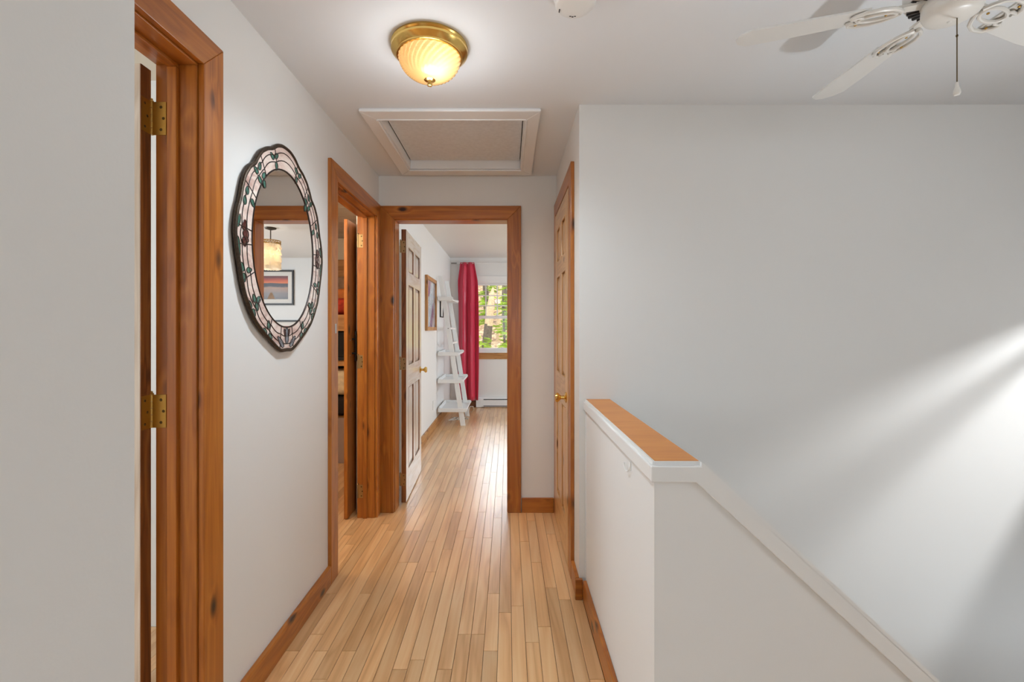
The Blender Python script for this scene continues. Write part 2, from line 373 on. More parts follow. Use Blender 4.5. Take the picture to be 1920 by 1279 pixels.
def fieldplanks(x0, x1, y0, y1):
    x = x0
    while x < x1-.01:
        wd = min(PW, x1-x); y = y0-random.random()*.8
        while y < y1:
            l = random.uniform(.4, 1.3); a = max(y, y0); b = min(y+l, y1)
            if b-a > .01: mbp.box(x, x+wd-GAP, a, b-GAP, -.019, 0)
            y += l
        x += PW
fieldplanks(-.41, .38, YB, 1.2); fieldplanks(-.92, -.41, .5, 1.2); fieldplanks(.382, XR, YB, KY0)
fieldplanks(-.96+int((.06+.96)/PW+1)*PW, XR, 3.37, YW); fieldplanks(XO, -1.04, -.9, 2.0); fieldplanks(XO, -1.04, 2.1, 5.45)
fieldplanks(-1.04, -.9025, 2.405, 3.165); fieldplanks(-1.04, -.922, .6, 1.345); fieldplanks(-.922, -.9025, 1.2, 2.405)
pf = mbp.build('plank_field', 'floor', fl); pf['kind'] = 'stuff'

# stairs below the knee wall, running down to the right
st = empty('staircase', (HX1, YS, 0)); tag(st, 'wooden stairs hidden behind the sloping knee wall', 'staircase', kind='structure')
for k in range(12):
    x = HX1+.05+k*.215; z = -.2-k*.198
    MB().box(x, x+.245, KY1, YS, z-.03, z).build('tread', 'floor', st)
    MB().box(x+.215, x+.233, KY1, YS, z-.198, z-.03).build('riser', 'white', st)
S(B('floor_lower', (HX0, XR+.12, KY0, YS+.12, -2.8, -2.7), 'floor'), 'lower floor at the foot of the stairs', 'floor')

# ------------------------------------------------------------------ door casings
def frame(name, fn, u0, u1, zt, label, grain_u, mats=('trim_z', None), depth=.12, cw=.093, stop=True, base=0):
    """fn(u,n,z): u along the wall, n out of the wall, clear opening u0..u1, height zt"""
    t = empty(name, fn((u0+u1)/2, 0, 0)); S(t, label, 'door frame')
    mz, mu = mats[0], 'trim_'+grain_u
    r = .006   # reveal
    P = lambda poly, a, b, nm, mt, bv=.0025: MB().prism(poly, lambda p, q, n: fn(p, n, q), a, b).build(nm, mt, t, bevel=bv)
    P([(u0-r-cw, base), (u0-r, base), (u0-r, zt+r), (u0-r-cw, zt+r+cw)], 0, .019, 'casing', mz)
    P([(u1+r, base), (u1+r+cw, base), (u1+r+cw, zt+r+cw), (u1+r, zt+r)], 0, .019, 'casing', mz)
    P([(u0-r, zt+r), (u1+r, zt+r), (u1+r+cw, zt+r+cw), (u0-r-cw, zt+r+cw)], 0, .019, 'head_casing', mu)
    for a, b in ((u0-.02, u0), (u1, u1+.02)):
        P([(a, base), (b, base), (b, zt), (a, zt)], -depth, 0, 'jamb', mz, .0015)
    P([(u0-.02, zt), (u1+.02, zt), (u1+.02, zt+.02), (u0-.02, zt+.02)], -depth, 0, 'head_jamb', mu, .0015)
    if stop:
        a, b = stop
        P([(u0, base), (u0+.011, base), (u0+.011, zt-.011), (u0, zt-.011)], a, b, 'stop', mz, .0015)
        P([(u1-.011, base), (u1, base), (u1, zt-.011), (u1-.011, zt-.011)], a, b, 'stop', mz, .0015)
        P([(u0, zt-.011), (u1, zt-.011), (u1, zt), (u0, zt)], a, b, 'head_stop', mu, .0015)
    return t
fl_left = lambda u, n, z: (XL+n, u, z)
fl_far = lambda u, n, z: (u, YF-n, z)
fl_clo = lambda u, n, z: (XC-n, u, z)
f1 = frame('trim_1', fl_left, .60, 1.345, 2.09, 'stained pine frame of the doorway nearest the camera, left of the mirror', 'y', stop=(-.08, -.052))
f2 = frame('trim_2', fl_left, 2.425, 3.145, 2.085, 'stained pine frame of the left doorway beyond the mirror', 'y', stop=(-.078, -.05))
f3 = frame('trim_3', fl_far, -.804, -.004, 2.083, 'stained pine frame of the open doorway at the hallway end', 'x', stop=False)
f4 = frame('trim_4', fl_clo, 2.475, 3.135, 2.085, 'stained pine frame of the closed door on the right', 'y', stop=False)

# ------------------------------------------------------------------ baseboards
def bb(name, dims, mat, label): return S(B(name, dims, mat, bevel=.003), label, 'baseboard')
bb('baseboard_left', (XL, XL+.02, 1.446, 2.324, 0, .097), 'trim_y', 'stained baseboard under the oval mirror wall')
bb('baseboard_far', (.1, .327, YF-.018, YF, 0, .104), 'trim_x', 'short stained baseboard on the hallway end wall')
bb('baseboard_closet', (XC-.018, XC, YS-.002, 2.374, 0, .1), 'trim_y', 'short stained baseboard beside the closed pine door')
bb('baseboard_corner', (XC-.022, .362, YS-.021, YS-.003, 0, .1), 'trim_x', 'small baseboard end block at the corner of the half wall')
bb('baseboard_half', (HX0-.018, HX0-.0005, KY0, YS-.022, 0, .097), 'trim_y', 'stained baseboard along the half wall')
bb('baseboard_far_room_left', (-.96, -.94, 4.25, YW-.001, 0, .11), 'bunk_y', 'honey wooden baseboard behind the ladder shelf')
bb('baseboard_far_room_end', (-.938, -.53, YW-.018, YW-.001, 0, .11), 'dtrim_x', 'dark baseboard beside the heater under the curtain')

# ------------------------------------------------------------------ half wall cap and knee wall trims
cap = empty('trim_5', (HX0, KY0, .9)); S(cap, 'orange wooden cap with white mouldings on top of the half wall', 'cap rail')
MB().box(HX0+.002, HX1-.001, KY0+.002, YS-.001, CAPZ-.002, CAPZ+.010).build('cap_board', 'capwood', cap)
MB().box(HX0-.012, HX0+.001, KY0-.0, YS-.001, CAPZ-.042, CAPZ-.001).build('side_moulding', 'white2', cap, bevel=.003)
MB().box(HX0-.004, HX0+.0015, KY0, YS-.001, CAPZ-.001, CAPZ+.009).build('edge_strip', 'white2', cap)
MB().box(HX0-.002, HX1, KY0-.003, KY0+.0015, CAPZ-.001, CAPZ+.009).build('edge_strip', 'white2', cap)
MB().box(HX0-.004, HX0+.008, YS-.014, YS-.001, .1, CAPZ-.043).build('corner_bead', 'white2', cap, bevel=.002)
kt = empty('trim_6', (HX0, KY0, .9)); S(kt, 'white moulding following the sloping top of the knee wall', 'moulding')
tw = .043
band = [(HX0-.012, CAPZ-.001), (HX1+.004, CAPZ-.001), (XR, CAPZ-.001-SL*(XR-HX1-.004)), (XR, CAPZ-.001-SL*(XR-HX1-.004)-.056), (HX1-.012, CAPZ-.001-.042), (HX0-.012, CAPZ-.042)]
MB().prism(band, lambda p, q, r: (p, r, q), KY0-.013, KY0).build('face_moulding', 'white2', kt, bevel=.0025)
b2 = [(HX1, CAPZ+.0095), (HX1+.012, CAPZ+.0015), (XR, CAPZ+.0015-SL*(XR-HX1-.012)), (XR, CAPZ-.004-SL*(XR-HX1)), (HX1, CAPZ-.001)]
MB().prism(b2, lambda p, q, r: (p, r, q), KY0-.013, KY1+.004).build('slope_cap', 'white2', kt)
hk = empty('wall_hook', (HX0, 1.425, .885)); tag(hk, 'small white curved hook stuck on the half wall', 'hook')
MB().tube([(HX0-.004-.006*math.sin(a*.5), 1.425-.020*math.cos(a), .882-.018*math.sin(a)) for a in [-.9+PI*1.35*k/14 for k in range(15)]], .0024, 8).build('hook', 'plastic', hk, True)
MB().box(HX0-.004, HX0, 1.40, 1.412, .872, .897).build('hook_base', 'plastic', hk, bevel=.0015)

# ------------------------------------------------------------------ attic hatch
ah = empty('attic_hatch', (-.29, 2.72, H)); tag(ah, 'white framed attic hatch set in the hallway ceiling', 'attic hatch')
ox0, ox1, oy0, oy1 = -.738, .165, 2.25, 3.185
ix0, ix1, iy0, iy1 = HX
for nm, poly in (('frame_side', [(ox0, oy0), (ix0, iy0), (ix0, iy1), (ox0, oy1)]), ('frame_side', [(ox1, oy0), (ix1, iy0), (ix1, iy1), (ox1, oy1)]),
                 ('frame_end', [(ox0, oy0), (ox1, oy0), (ix1, iy0), (ix0, iy0)]), ('frame_end', [(ox0, oy1), (ox1, oy1), (ix1, iy1), (ix0, iy1)])):
    MB().prism(poly, lambda p, q, r: (p, q, r), H-.016, H).build(nm, 'white', ah, bevel=.004)
for d in ((ix0-.006, ix0+.006, iy0, iy1), (ix1-.006, ix1+.006, iy0, iy1), (ix0, ix1, iy0-.006, iy0+.006), (ix0, ix1, iy1-.006, iy1+.006)):
    MB().box(*d, H-.02, H-.008).build('inner_bead', 'white', ah, bevel=.004)
MB().box(ix0, ix1, iy1-.012, iy1, H-.006, H+.052).build('lining', 'white', ah)
MB().box(ix0, ix1, iy0, iy0+.012, H-.006, H+.052).build('lining', 'white', ah)
MB().box(ix0, ix0+.012, iy0+.012, iy1-.012, H-.006, H+.052).build('lining', 'white', ah)
MB().box(ix1-.012, ix1, iy0+.012, iy1-.012, H-.006, H+.052).build('lining', 'white', ah)
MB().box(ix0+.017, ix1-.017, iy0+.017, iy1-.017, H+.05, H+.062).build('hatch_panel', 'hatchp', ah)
MB().box(ix0+.002, ix1-.002, iy0+.002, iy1-.002, H+.064, H+.09).build('hatch_backing', 'dark', ah)

# ------------------------------------------------------------------ ceiling light
LC = (-.301, 1.758)
cl = empty('ceiling_light', (LC[0], LC[1], H)); tag(cl, 'round brass ceiling light with glowing swirled glass dome', 'ceiling light')
MB().lathe([(.0, 0), (.145, 0), (.147, -.007), (.142, -.012), (.146, -.017), (.145, -.024), (.131, -.036), (.126, -.039), (.126, -.044), (.12, -.047), (.114, -.046), (.112, -.017)], (LC[0], LC[1], H-.0005), 72).build('brass_pan', 'brass', cl, True)
dome = []
for k in range(21):
    t = k/20*PI/2; dome.append((max(.001, .117*math.cos(t)**.85), -.043-.086*math.sin(t)))
MB().lathe(dome, (LC[0], LC[1], H), 240, flute=lambda a, t: .03*math.sin(30*(a+1.1*t))*(1-t**3)).build('glass_dome', 'lampglass', cl, True)
MB().lathe([(r_, z_+.022) for r_, z_ in [(0, -.148), (.02, -.150), (.022, -.153), (.016, -.157), (.008, -.159), (.007, -.164), (.0105, -.168), (.009, -.175), (.0, -.178)]], (LC[0], LC[1], H), 32).build('finial', 'brass', cl, True)
bl = MB().ball((LC[0]+.03, LC[1]+.012, H-.068), .022, .022, .026, 16, 8).build('bulb', 'bulb', cl, True)
point('ceiling_light_glow', (LC[0]+.03, LC[1]-.03, H-.08), .24, (1, .9, .72), .03)
sl = bpy.data.lights.new('hall_fill_spot', 'SPOT'); sl.energy = 30; sl.color = (.78, .9, 1); sl.spot_size = math.radians(168); sl.spot_blend = 1; sl.shadow_soft_size = .05  # added fill below the dome, lights the hall beyond the lamp's own glow
slo = bpy.data.objects.new('hall_fill_spot', sl); col.objects.link(slo); slo.location = (LC[0], LC[1], H-.19)
point('hall_fill_wash', (LC[0], LC[1], H-.27), 2.6, (.9, .955, 1), .08)  # second added fill, lifts the ceiling and upper walls

# ------------------------------------------------------------------ smoke detector
SD = (.221, 1.485)
sdr = empty('smoke_detector', (SD[0], SD[1], H)); tag(sdr, 'round white smoke detector at the top edge of the photo', 'smoke detector')
MB().lathe([(0, 0), (.07, 0), (.071, -.008), (.068, -.014), (.066, -.03), (.06, -.037), (.045, -.040), (.0, -.041)], (SD[0], SD[1], H-.0005), 48).build('housing', 'plastic', sdr, True)
MB().box(SD[0]-.052, SD[0]-.049, SD[1]+.012, SD[1]+.024, H-.043, H-.038).build('indicator_slot', 'dark', sdr)
for k in range(3):
    MB().box(SD[0]-.014+k*.008, SD[0]-.008+k*.008, SD[1]+.043+.003*(k % 2), SD[1]+.0445+.003*(k % 2), H-.0425, H-.038).build('vent_slit', 'dark', sdr)

# ------------------------------------------------------------------ ceiling fan
FC = (1.227, 1.256)
fan = empty('ceiling_fan', (FC[0], FC[1], H)); tag(fan, 'white ceiling fan with scrolled blade brackets and pull chain', 'ceiling fan')
MB().lathe([(0, 0), (.065, 0), (.065, -.02), (.04, -.045), (.018, -.055), (.018, -.09), (.05, -.095), (.095, -.105), (.105, -.115), (.105, -.16), (.098, -.172), (.06, -.18), (0, -.18)], (FC[0], FC[1], H-.0005), 48).build('motor_housing', 'fanwhite', fan, True)
for k in range(30):
    a = 2*PI*k/30
    MB().prism([(.068, -.003), (.096, -.003), (.096, .003), (.068, .003)], lambda p, q, r: (FC[0]+p*math.cos(a)-q*math.sin(a), FC[1]+p*math.sin(a)+q*math.cos(a), r-.16*(p-.068)*-1), H-.1835, H-.176).build('vent_slot', 'dark', fan)
MB().lathe([(0, -.17), (.062, -.172), (.066, -.178), (.066, -.2), (.0655, -.2025), (.0665, -.2035), (.066, -.212), (.06, -.226), (.045, -.234), (.0, -.237)], (FC[0], FC[1], H), 48).build('switch_housing', 'fanwhite', fan, True)
for a in (-2.6, -1.75, -.6, .4):
    MB().ball((FC[0]+.0665*math.cos(a), FC[1]+.0665*math.sin(a), H-.196), .004, .004, .004, 10, 6).build('housing_screw', 'screw', fan, True)
MB().box(FC[0]-.012, FC[0]-.004, FC[1]-.0675, FC[1]-.0655, H-.189, H-.176).build('reverse_switch', 'plastic', fan)
MB().ball((FC[0]+.002, FC[1]+.01, H-.2365), .006, .006, .002, 10, 6).build('cap_screw', 'fanwhite', fan, True)
for k in range(5):
    a = math.radians(88.5+72*k); ca, sa = math.cos(a), math.sin(a); tp = math.tan(math.radians(12))
    def W(r, s, z, ca=ca, sa=sa): return (FC[0]+r*ca-s*sa, FC[1]+r*sa+s*ca, z)
    zb = H-.185
    oc = [(.2, -.05), (.4, -.061), (.505, -.061), (.53, -.035), (.538, 0), (.53, .035), (.505, .061), (.4, .061), (.2, .05)]
    bl_ = MB().prism(oc, lambda p, q, r: W(p, q, zb-q*tp+r), 0, .006).build('blade', 'blade', fan, bevel=.001)
    ir = MB()
    zz = lambda s, r: zb-.006-s*tp
    ir.prism([(.055, -.016), (.125, -.012), (.125, .012), (.055, .016)], lambda p, q, r: W(p, q, r+(H-.186)), 0, .008)
    ir.tube([W(.172+.047*math.cos(t), .021*math.sin(t), zz(.021*math.sin(t), 0)) for t in [2*PI*j/24 for j in range(24)]], .0055, 8, closed=True)
    for sg in (-1, 1):
        pts = [(.115, .006), (.125, .022), (.145, .04), (.175, .05), (.21, .048), (.232, .034), (.238, .018), (.225, .012)]
        ir.tube([W(p, sg*q, zz(sg*q, p)) for p, q in pts], .0058, 8)
        ir.tube([W(p, sg*q, zz(sg*q, p)) for p, q in [(.205, .012), (.216, .02), (.238, .018)]], .005, 8)
        pl = [(.13, .024), (.15, .04), (.21, .047), (.232, .034), (.21, .03), (.16, .03)]
    ir.build('blade_bracket', 'fanwhite', fan, True)
    for p, q in ((.212, .036), (.212, -.036), (.15, 0)):
        MB().ball(W(p, q, zb-.006-q*tp), .004, .004, .003, 8, 5).build('bracket_screw', 'brass_dull', fan, True)
CX, CY = FC[0]+.008, FC[1]-.005
ch = MB().tube([(CX, CY, H-.235), (CX, CY, 1.985)], .0011, 6)
for k in range(52): ch.ball((CX, CY, H-.238-k*.0034), .0018, .0018, .0015, 6, 4)
chn = ch.build('pull_chain', 'screw', fan, True)
MB().lathe([(0, 1.988), (.003, 1.987), (.0045, 1.975), (.0075, 1.965), (.0085, 1.957), (.006, 1.952), (0, 1.951)], (CX, CY, 0), 16).build('chain_pull', 'fanwhite', chn, True)
MB().ball((CX, CY, H-.285), .003, .003, .004, 8, 6).build('chain_coupling', 'screw', chn, True)

# ------------------------------------------------------------------ stained glass mirror (hangs on the left wall)
MC = (1.86, 1.632); MX = XL
mir = empty('wall_mirror', (MX, MC[0], MC[1])); tag(mir, 'oval wall mirror in a scalloped stained glass frame with teal leaves', 'mirror')
half = [(0, .418), (.035, .416), (.075, .402), (.112, .376), (.15, .362), (.19, .336), (.224, .296), (.236, .274), (.272, .25), (.303, .208), (.32, .16), (.330, .122), (.346, .085), (.357, .04), (.36, 0), (.352, -.05),
        (.338, -.1), (.325, -.15), (.304, -.207), (.268, -.262), (.232, -.304), (.175, -.344), (.12, -.376), (.08, -.4), (.045, -.416), (.0, -.414)]
half = [(u*.975, z*.99) for u, z in half]
outl = half[:-1]+[(-u, z) for u, z in half[::-1]][:-1]
def polar(pts, n):
    """outline radius at n even angles"""
    res = []
    for k in range(n):
        a = 2*PI*k/n; d = (math.cos(a), math.sin(a)); best = .3
        for i in range(len(pts)):
            p, q = pts[i], pts[(i+1) % len(pts)]
            ex, ey = q[0]-p[0], q[1]-p[1]; den = d[0]*ey-d[1]*ex
            if abs(den) < 1e-9: continue
            t = (p[0]*ey-p[1]*ex)/den; s = (p[0]*d[1]-p[1]*d[0])/den
            if t > 0 and -1e-6 <= s <= 1+1e-6: best = t
        res.append(best)
    return res
NP = 240
ro = polar(outl, NP)
ro = [(ro[k-1]+2*ro[k]+ro[(k+1) % NP])/4 for k in range(NP)]
def Rin(a): return 1/math.sqrt((math.cos(a)/.253)**2+(math.sin(a)/.317)**2)
def Rout(a):
    x = (a % (2*PI))/(2*PI)*NP; i = int(x) % NP; f = x-int(x); return ro[i]*(1-f)+ro[(i+1) % NP]*f
def MP(a, t, n):  # angle, 0 inner .. 1 outer, distance from the wall
    r = Rin(a)*(1-t)+Rout(a)*t
    return (MX+n, MC[0]+r*math.cos(a), MC[1]+r*math.sin(a))
MU = lambda u, z, n: (MX+n, MC[0]+u, MC[1]+z)
angs = [2*PI*k/96 for k in range(96)]
bk = MB(); bk.prism([(Rout(a)*.985*math.cos(a), Rout(a)*.985*math.sin(a)) for a in angs], lambda p, q, r: MU(p, q, r), .001, .012)
bk.build('backing', 'lead', mir)
g = MB(); g.prism([(Rin(a)*1.01*math.cos(a), Rin(a)*1.01*math.sin(a)) for a in angs], lambda p, q, r: MU(p, q, r), .012, .0155)
g.build('mirror_glass', 'mirror', mir)
MB().tube([MP(2*PI*k/NP, .985, .014) for k in range(NP)], .0078, 10, closed=True).build('rim', 'rim', mir, True)
# panes between the lead lines
cuts = sorted([math.radians(x) for x in (5, 33, 58, 76, 104, 122, 147, 175, 186, 207, 228, 248, 262, 278, 292, 312, 333, 354)])
def vine(j, a, i):  # the two vine lines sag between the leaf clusters
    a0, a1 = cuts[i], (cuts[(i+1) % len(cuts)]+(2*PI if i == len(cuts)-1 else 0)); f = (a-a0)/(a1-a0)
    return (.36, .68)[j]+(.07, .08)[j]*(math.sin(PI*f)-.5)
lead = MB()
for i in range(len(cuts)):
    a0 = cuts[i]; a1 = cuts[(i+1) % len(cuts)]+(2*PI if i == len(cuts)-1 else 0); K = 8
    edge = lambda b, a: 0.0 if b == 0 else (vine(b-1, a, i) if b < 3 else .97)
    for b in range(3):
        vs = []
        for k in range(K+1):
            a = a0+(a1-a0)*k/K
            vs += [MP(a, edge(b, a), .012), MP(a, edge(b+1, a), .012), MP(a, edge(b, a), .0165), MP(a, edge(b+1, a), .0165)]
        fs = []
        for k in range(K):
            o = 4*k; fs += [(o+2, o+3, o+7, o+6), (o, o+2, o+6, o+4), (o+1, o+5, o+7, o+3)]
        fs += [(0, 1, 3, 2), (4*K, 4*K+2, 4*K+3, 4*K+1)]
        MB().add(vs, fs).build('glass_pane', 'opal', mir)
    for b in (1, 2): lead.tube([MP(a0+(a1-a0)*k/K, edge(b, a0+(a1-a0)*k/K), .0165) for k in range(K+1)], .0022, 6)
    lead.tube([MP(a0, t/6, .0165) for t in range(7)], .0022, 6)
lead.tube([MP(a, 0, .016) for a in angs], .0035, 6, closed=True)
lead.build('lead_lines', 'lead', mir, True)
def petal(name, mat, u, z, lx, wd, ang):
    mb = MB(); ld = []
    n = 12; ring = []
    for k in range(n):
        t = 2*PI*k/n; p = lx*math.cos(t); q = wd*math.sin(t)*(1-.25*math.cos(t))
        ring.append((u+p*math.cos(ang)-q*math.sin(ang), z+p*math.sin(ang)+q*math.cos(ang)))
    vs = [MU(u, z, .0185)]+[MU(a, b, .0172) for a, b in ring]+[MU(a, b, .012) for a, b in ring]
    fs = [(0, 1+k, 1+(k+1) % n) for k in range(n)]+[(1+k, 1+n+k, 1+n+(k+1) % n, 1+(k+1) % n) for k in range(n)]
    o = mb.add(vs, fs).build(name, mat, mir, True)
    MB().tube([MU(a, b, 0.0176) for a, b in ring], .0014, 5, closed=True).build('lead_edge', 'lead', o, True)
clusters = [(-.115, .34, 2.6), (-.083, .352, .7), (-.083, .312, -1.5), (-.203, .27, 1.2), (-.227, .247, 2.6), (-.203, .222, 2.4), (-.175, .245, .9), (-.172, .215, -1.2),
            (-.282, .158, 1.3), (-.297, .12, 1.5), (-.249, .122, -.9), (-.312, -.112, 1.9), (-.302, -.147, -1.3), (-.271, -.118, .2),
            (-.240, -.214, 2.0), (-.214, -.217, .8), (-.222, -.243, -1.2), (-.266, -.238, 2.1), (-.242, -.266, -1.0), (-.142, -.307, 1.5), (-.167, -.333, 2.2), (-.130, -.352, -.5)]
for u, z, an in clusters:
    petal('leaf', 'leaf', u, z, .0160, .0098, an); petal('leaf', 'leaf', -u, z, .0160, .0098, PI-an)
for s in (-1, 1):
    for u, z, lx, wd, an in ((.292, .004, .018, .016, 0), (.3, .034, .019, .012, 1.9), (.3, -.024, .017, .011, -1.9), (.288, -.018, .014, .010, -.8)):
        petal('petal', 'petal', s*u, z, lx, wd, an if s > 0 else PI-an)
    petal('leaf', 'leaf', s*.333, .042, .024, .009, 1.9 if s > 0 else PI-1.9); petal('leaf', 'leaf', s*.333, -.045, .034, .008, -1.75 if s > 0 else PI+1.75)
    petal('petal', 'grayglass', s*.05, -.375, .032, .011, 2.4 if s < 0 else PI-2.4)
petal('petal', 'grayglass', 0, -.35, .034, .014, PI/2); petal('petal', 'petal', .016, -.338, .016, .007, 1.2); petal('petal', 'petal', -.016, -.338, .016, .007, PI-1.2)

# ------------------------------------------------------------------ hinges and doors
def hinge_leaf(parent, fn, mat='nickel', hh=.098, ww=.042, kn=True, name='hinge', kr=.006):
    """fn(a,b,c) : a across the leaf from the knuckle, b out of the leaf, c height about its middle"""
    mb = MB().prism([(0, -hh/2), (ww, -hh/2), (ww, hh/2), (0, hh/2)], lambda p, q, r: fn(p, r, q), 0, .0022)
    h = mb.build(name, mat, parent, bevel=.0006)
    for p, q in ((ww*.62, hh*.34), (ww*.8, 0), (ww*.62, -hh*.34)):
        MB().lathe([(0, .0034), (.0036, .0033), (.0045, .0022)], (0, 0, 0), 10).xf(lambda x, y, z: Vector(fn(p+x, z, q+y))-world_of(h)).build('screw', 'screw', h, True, local=True)
    if kn:
        for k in range(5):
            z0 = -hh/2+hh*k/5
            MB().lathe([(0, z0+.0006), (kr, z0+.0006), (kr, z0+hh/5-.0006), (0, z0+hh/5-.0006)], (0, 0, 0), 12).xf(lambda x, y, z: Vector(fn(x-kr*.6, y+kr*.4, z))-world_of(h)).build('knuckle', mat, h, True, local=True)
        MB().lathe([(0, hh/2), (.0065, hh/2), (.0068, hh/2+.003), (.004, hh/2+.006), (.0045, hh/2+.009), (0, hh/2+.011)], (0, 0, 0), 12).xf(lambda x, y, z: Vector(fn(x-kr*.6, y+kr*.4, z))-world_of(h)).build('hinge_pin', mat, h, True, local=True)
    return h

def panel_door(name, loc, rz, wd, ht, th, face, edge, label, knob=None, knob_side=(1, -1), panels=True, z0=.012):
    """local x 0..wd from the hinge side, y 0..-th, z up"""
    d = empty(name, loc, rz); S(d, label, 'door')
    sg = 1 if th > 0 else -1; sw = .105; cw = .1; rails = [(z0, .235), (.86, 1.03), (1.645, 1.745), (ht-.115, ht)]
    fz, fx = face+'_z', face+'_x'
    L_ = dict(local=True)
    for x in (0, wd-sw): MB().box(x, x+sw, -th, 0, z0, ht).build('stile', fz, d, bevel=.002, local=True)
    for a, b in rails: MB().box(sw, wd-sw, -th, 0, a, b).build('rail', fx, d, bevel=.002, local=True)
    pxs = [(sw, wd/2-cw/2), (wd/2+cw/2, wd-sw)]
    for i in range(3):
        za, zb = rails[i][1], rails[i+1][0]
        MB().box(wd/2-cw/2, wd/2+cw/2, -th, 0, za, zb).build('mullion', fz, d, bevel=.002, local=True)
        for xa, xb in pxs:
            mb = MB(); e = .03
            for y0, y1 in ((-.012*sg, -.004*sg), (-th+.012*sg, -th+.004*sg)):
                vs = [(xa, y0, za), (xb, y0, za), (xb, y0, zb), (xa, y0, zb), (xa+e, y1, za+e), (xb-e, y1, za+e), (xb-e, y1, zb-e), (xa+e, y1, zb-e)]
                mb.add(vs, [(0, 1, 5, 4), (1, 2, 6, 5), (2, 3, 7, 6), (3, 0, 4, 7), (4, 5, 6, 7)])
            p = mb.build('panel', fz, d, local=True)
            mo = MB()
            for y in (-.003*sg, -th+.003*sg):
                mo.tube([(xa+.002, y, za+.002), (xb-.002, y, za+.002), (xb-.002, y, zb-.002), (xa+.002, y, zb-.002)], .0045, 6, closed=True)
            mo.build('panel_moulding', edge+'_z', p, local=True)
    for x in (-.0012, wd-.0003): MB().box(x, x+.0015, -th+.0005*sg, -.0005*sg, z0+.0005, ht-.0005).build('edge_strip', edge+'_z', d, local=True)
    if knob:
        for s in knob_side:
            y = max(0, -th) if s > 0 else min(0, -th)
            k = MB().lathe([(0, .0), (.03, .0), (.031, .004), (.022, .008), (.011, .012), (.010, .03), (.017, .036), (.026, .046), (.027, .054), (.020, .062), (0, .064)], (0, 0, 0), 28)
            k.xf(lambda X, Y, Z: (wd-.065+X, y+s*Z, knob+Y)).build('knob', 'brass', d, True, local=True)
    return d
# door 1: opened into the first side room, far edge and hinges seen
d1 = panel_door('door_1', (-1.052, 1.341, 0), PI, .73, 2.07, -.038, 'pale', 'dtrim',
    'pale open door of the first left doorway, only its hinge edge visible', .94)
# door 1 swings about its far side: local x runs to -X, y towards -Y
for z in (1.93, 1.066, .2):
    hinge_leaf(f1, lambda a, b, c, z=z: (-1.048+a, 1.345-b, z+c), 'brass_dull', .098, .04)
    h = MB().box(-1.053, -1.0505, 1.3055, 1.3405, z-.049, z+.049).build('hinge_plate', 'brass_dull', f1)
    for p, q in ((1.318, .034), (1.327, 0), (1.318, -.034)):
        MB().ball((-1.0504, p, z+q), .0012, .004, .004, 8, 6).build('screw', 'screw', h, True)
# door 2: slab standing open inside the bunk room, black pull handle
d2 = empty('door_2', (-1.097, 3.115, 0)); S(d2, 'brown slab door standing open just inside the bunk room', 'door')
MB().box(-1.121, -1.097, 3.115, 3.80, .006, 2.06).build('slab', 'trim_z', d2, bevel=.002)
hd = MB()
hd.tube([(-1.097, 3.21, 1.235), (-1.072, 3.21, 1.235)], .006, 8); hd.tube([(-1.097, 3.21, 1.135), (-1.072, 3.21, 1.135)], .006, 8)
hd.tube([(-1.072, 3.21, 1.08), (-1.068, 3.21, 1.12), (-1.067, 3.21, 1.185), (-1.068, 3.21, 1.25), (-1.072, 3.21, 1.29)], [.008, .01, .011, .01, .008], 10)
hd.build('pull_handle', 'black', d2, True)
for z in (1.228, 1.122): MB().ball((-1.0965, 3.165, z), .004, .004, .004, 8, 6).build('handle_bolt', 'steel', d2, True)
for z in (1.915, 1.08, .185):
    hinge_leaf(f2, lambda a, b, c, z=z: (-1.033+a, 3.145-b, z+c), 'nickel', .092, .036, kr=.004)
MB().box(XL+.018, XL+.0205, 2.375, 2.392, 1.285, 1.335).build('strike_plate', 'steel', f2)
# door 3: six panel door swung into the far room
d3 = panel_door('door_3', (-.757, 3.395, 0), math.radians(92.5), .76, 2.05, -.036, 'pale', 'dtrim',
    'open six panel door leading into the far room', .94)
for z in (1.92, 1.047, .182):
    hinge_leaf(f3, lambda a, b, c, z=z: (-.796+a, 3.3945-b, z+c), 'nickel', .09, .034, kr=.0055)
# door 4: closed closet door
d4 = panel_door('door_4', (.362, 3.132, 0), -PI/2, .654, 2.075, .035, 'pine', 'pine',
    'closed six panel pine door on the right of the hallway', .925, knob_side=(-1,))
for z in (1.925, 1.065, .19):
    hh = .085; k4 = MB()
    for k in range(3): k4.lathe([(0, z-hh/2+k*hh/3+.001), (.0055, z-hh/2+k*hh/3+.001), (.0055, z-hh/2+(k+1)*hh/3-.001), (0, z-hh/2+(k+1)*hh/3-.001)], (.352, 3.13, 0), 10)
    k4.build('hinge_knuckle', 'brass', f4, True)

# ------------------------------------------------------------------ far room: window
win = empty('window_1', (-.17, YW, WZ0)); S(win, 'white double hung window with grilles looking into woods', 'window')
cwd = .075
for d in ((WX0-cwd, WX0, YW-.016, YW, WZ0-.01, WZ1+cwd), (WX1, WX1+cwd, YW-.016, YW, WZ0-.01, WZ1+cwd)): MB().box(*d).build('casing', 'white', win, bevel=.003)
MB().box(WX0-cwd, WX1+cwd, YW-.018, YW, WZ1, WZ1+cwd+.01).build('head_casing', 'white', win, bevel=.003)
MB().box(WX0-.1, WX1+.1, YW-.045, YW+.01, WZ0-.025, WZ0).build('window_sill', 'white', win, bevel=.004)
MB().box(WX0-.08, WX1+.08, YW-.016, YW, WZ0-.13, WZ0-.026).build('window_apron', 'bunk_x', win, bevel=.003)
for d in ((WX0, WX0+.03), (WX1-.03, WX1)): MB().box(*d, YW, YW+.1, WZ0, WZ1).build('side_jamb', 'white', win)
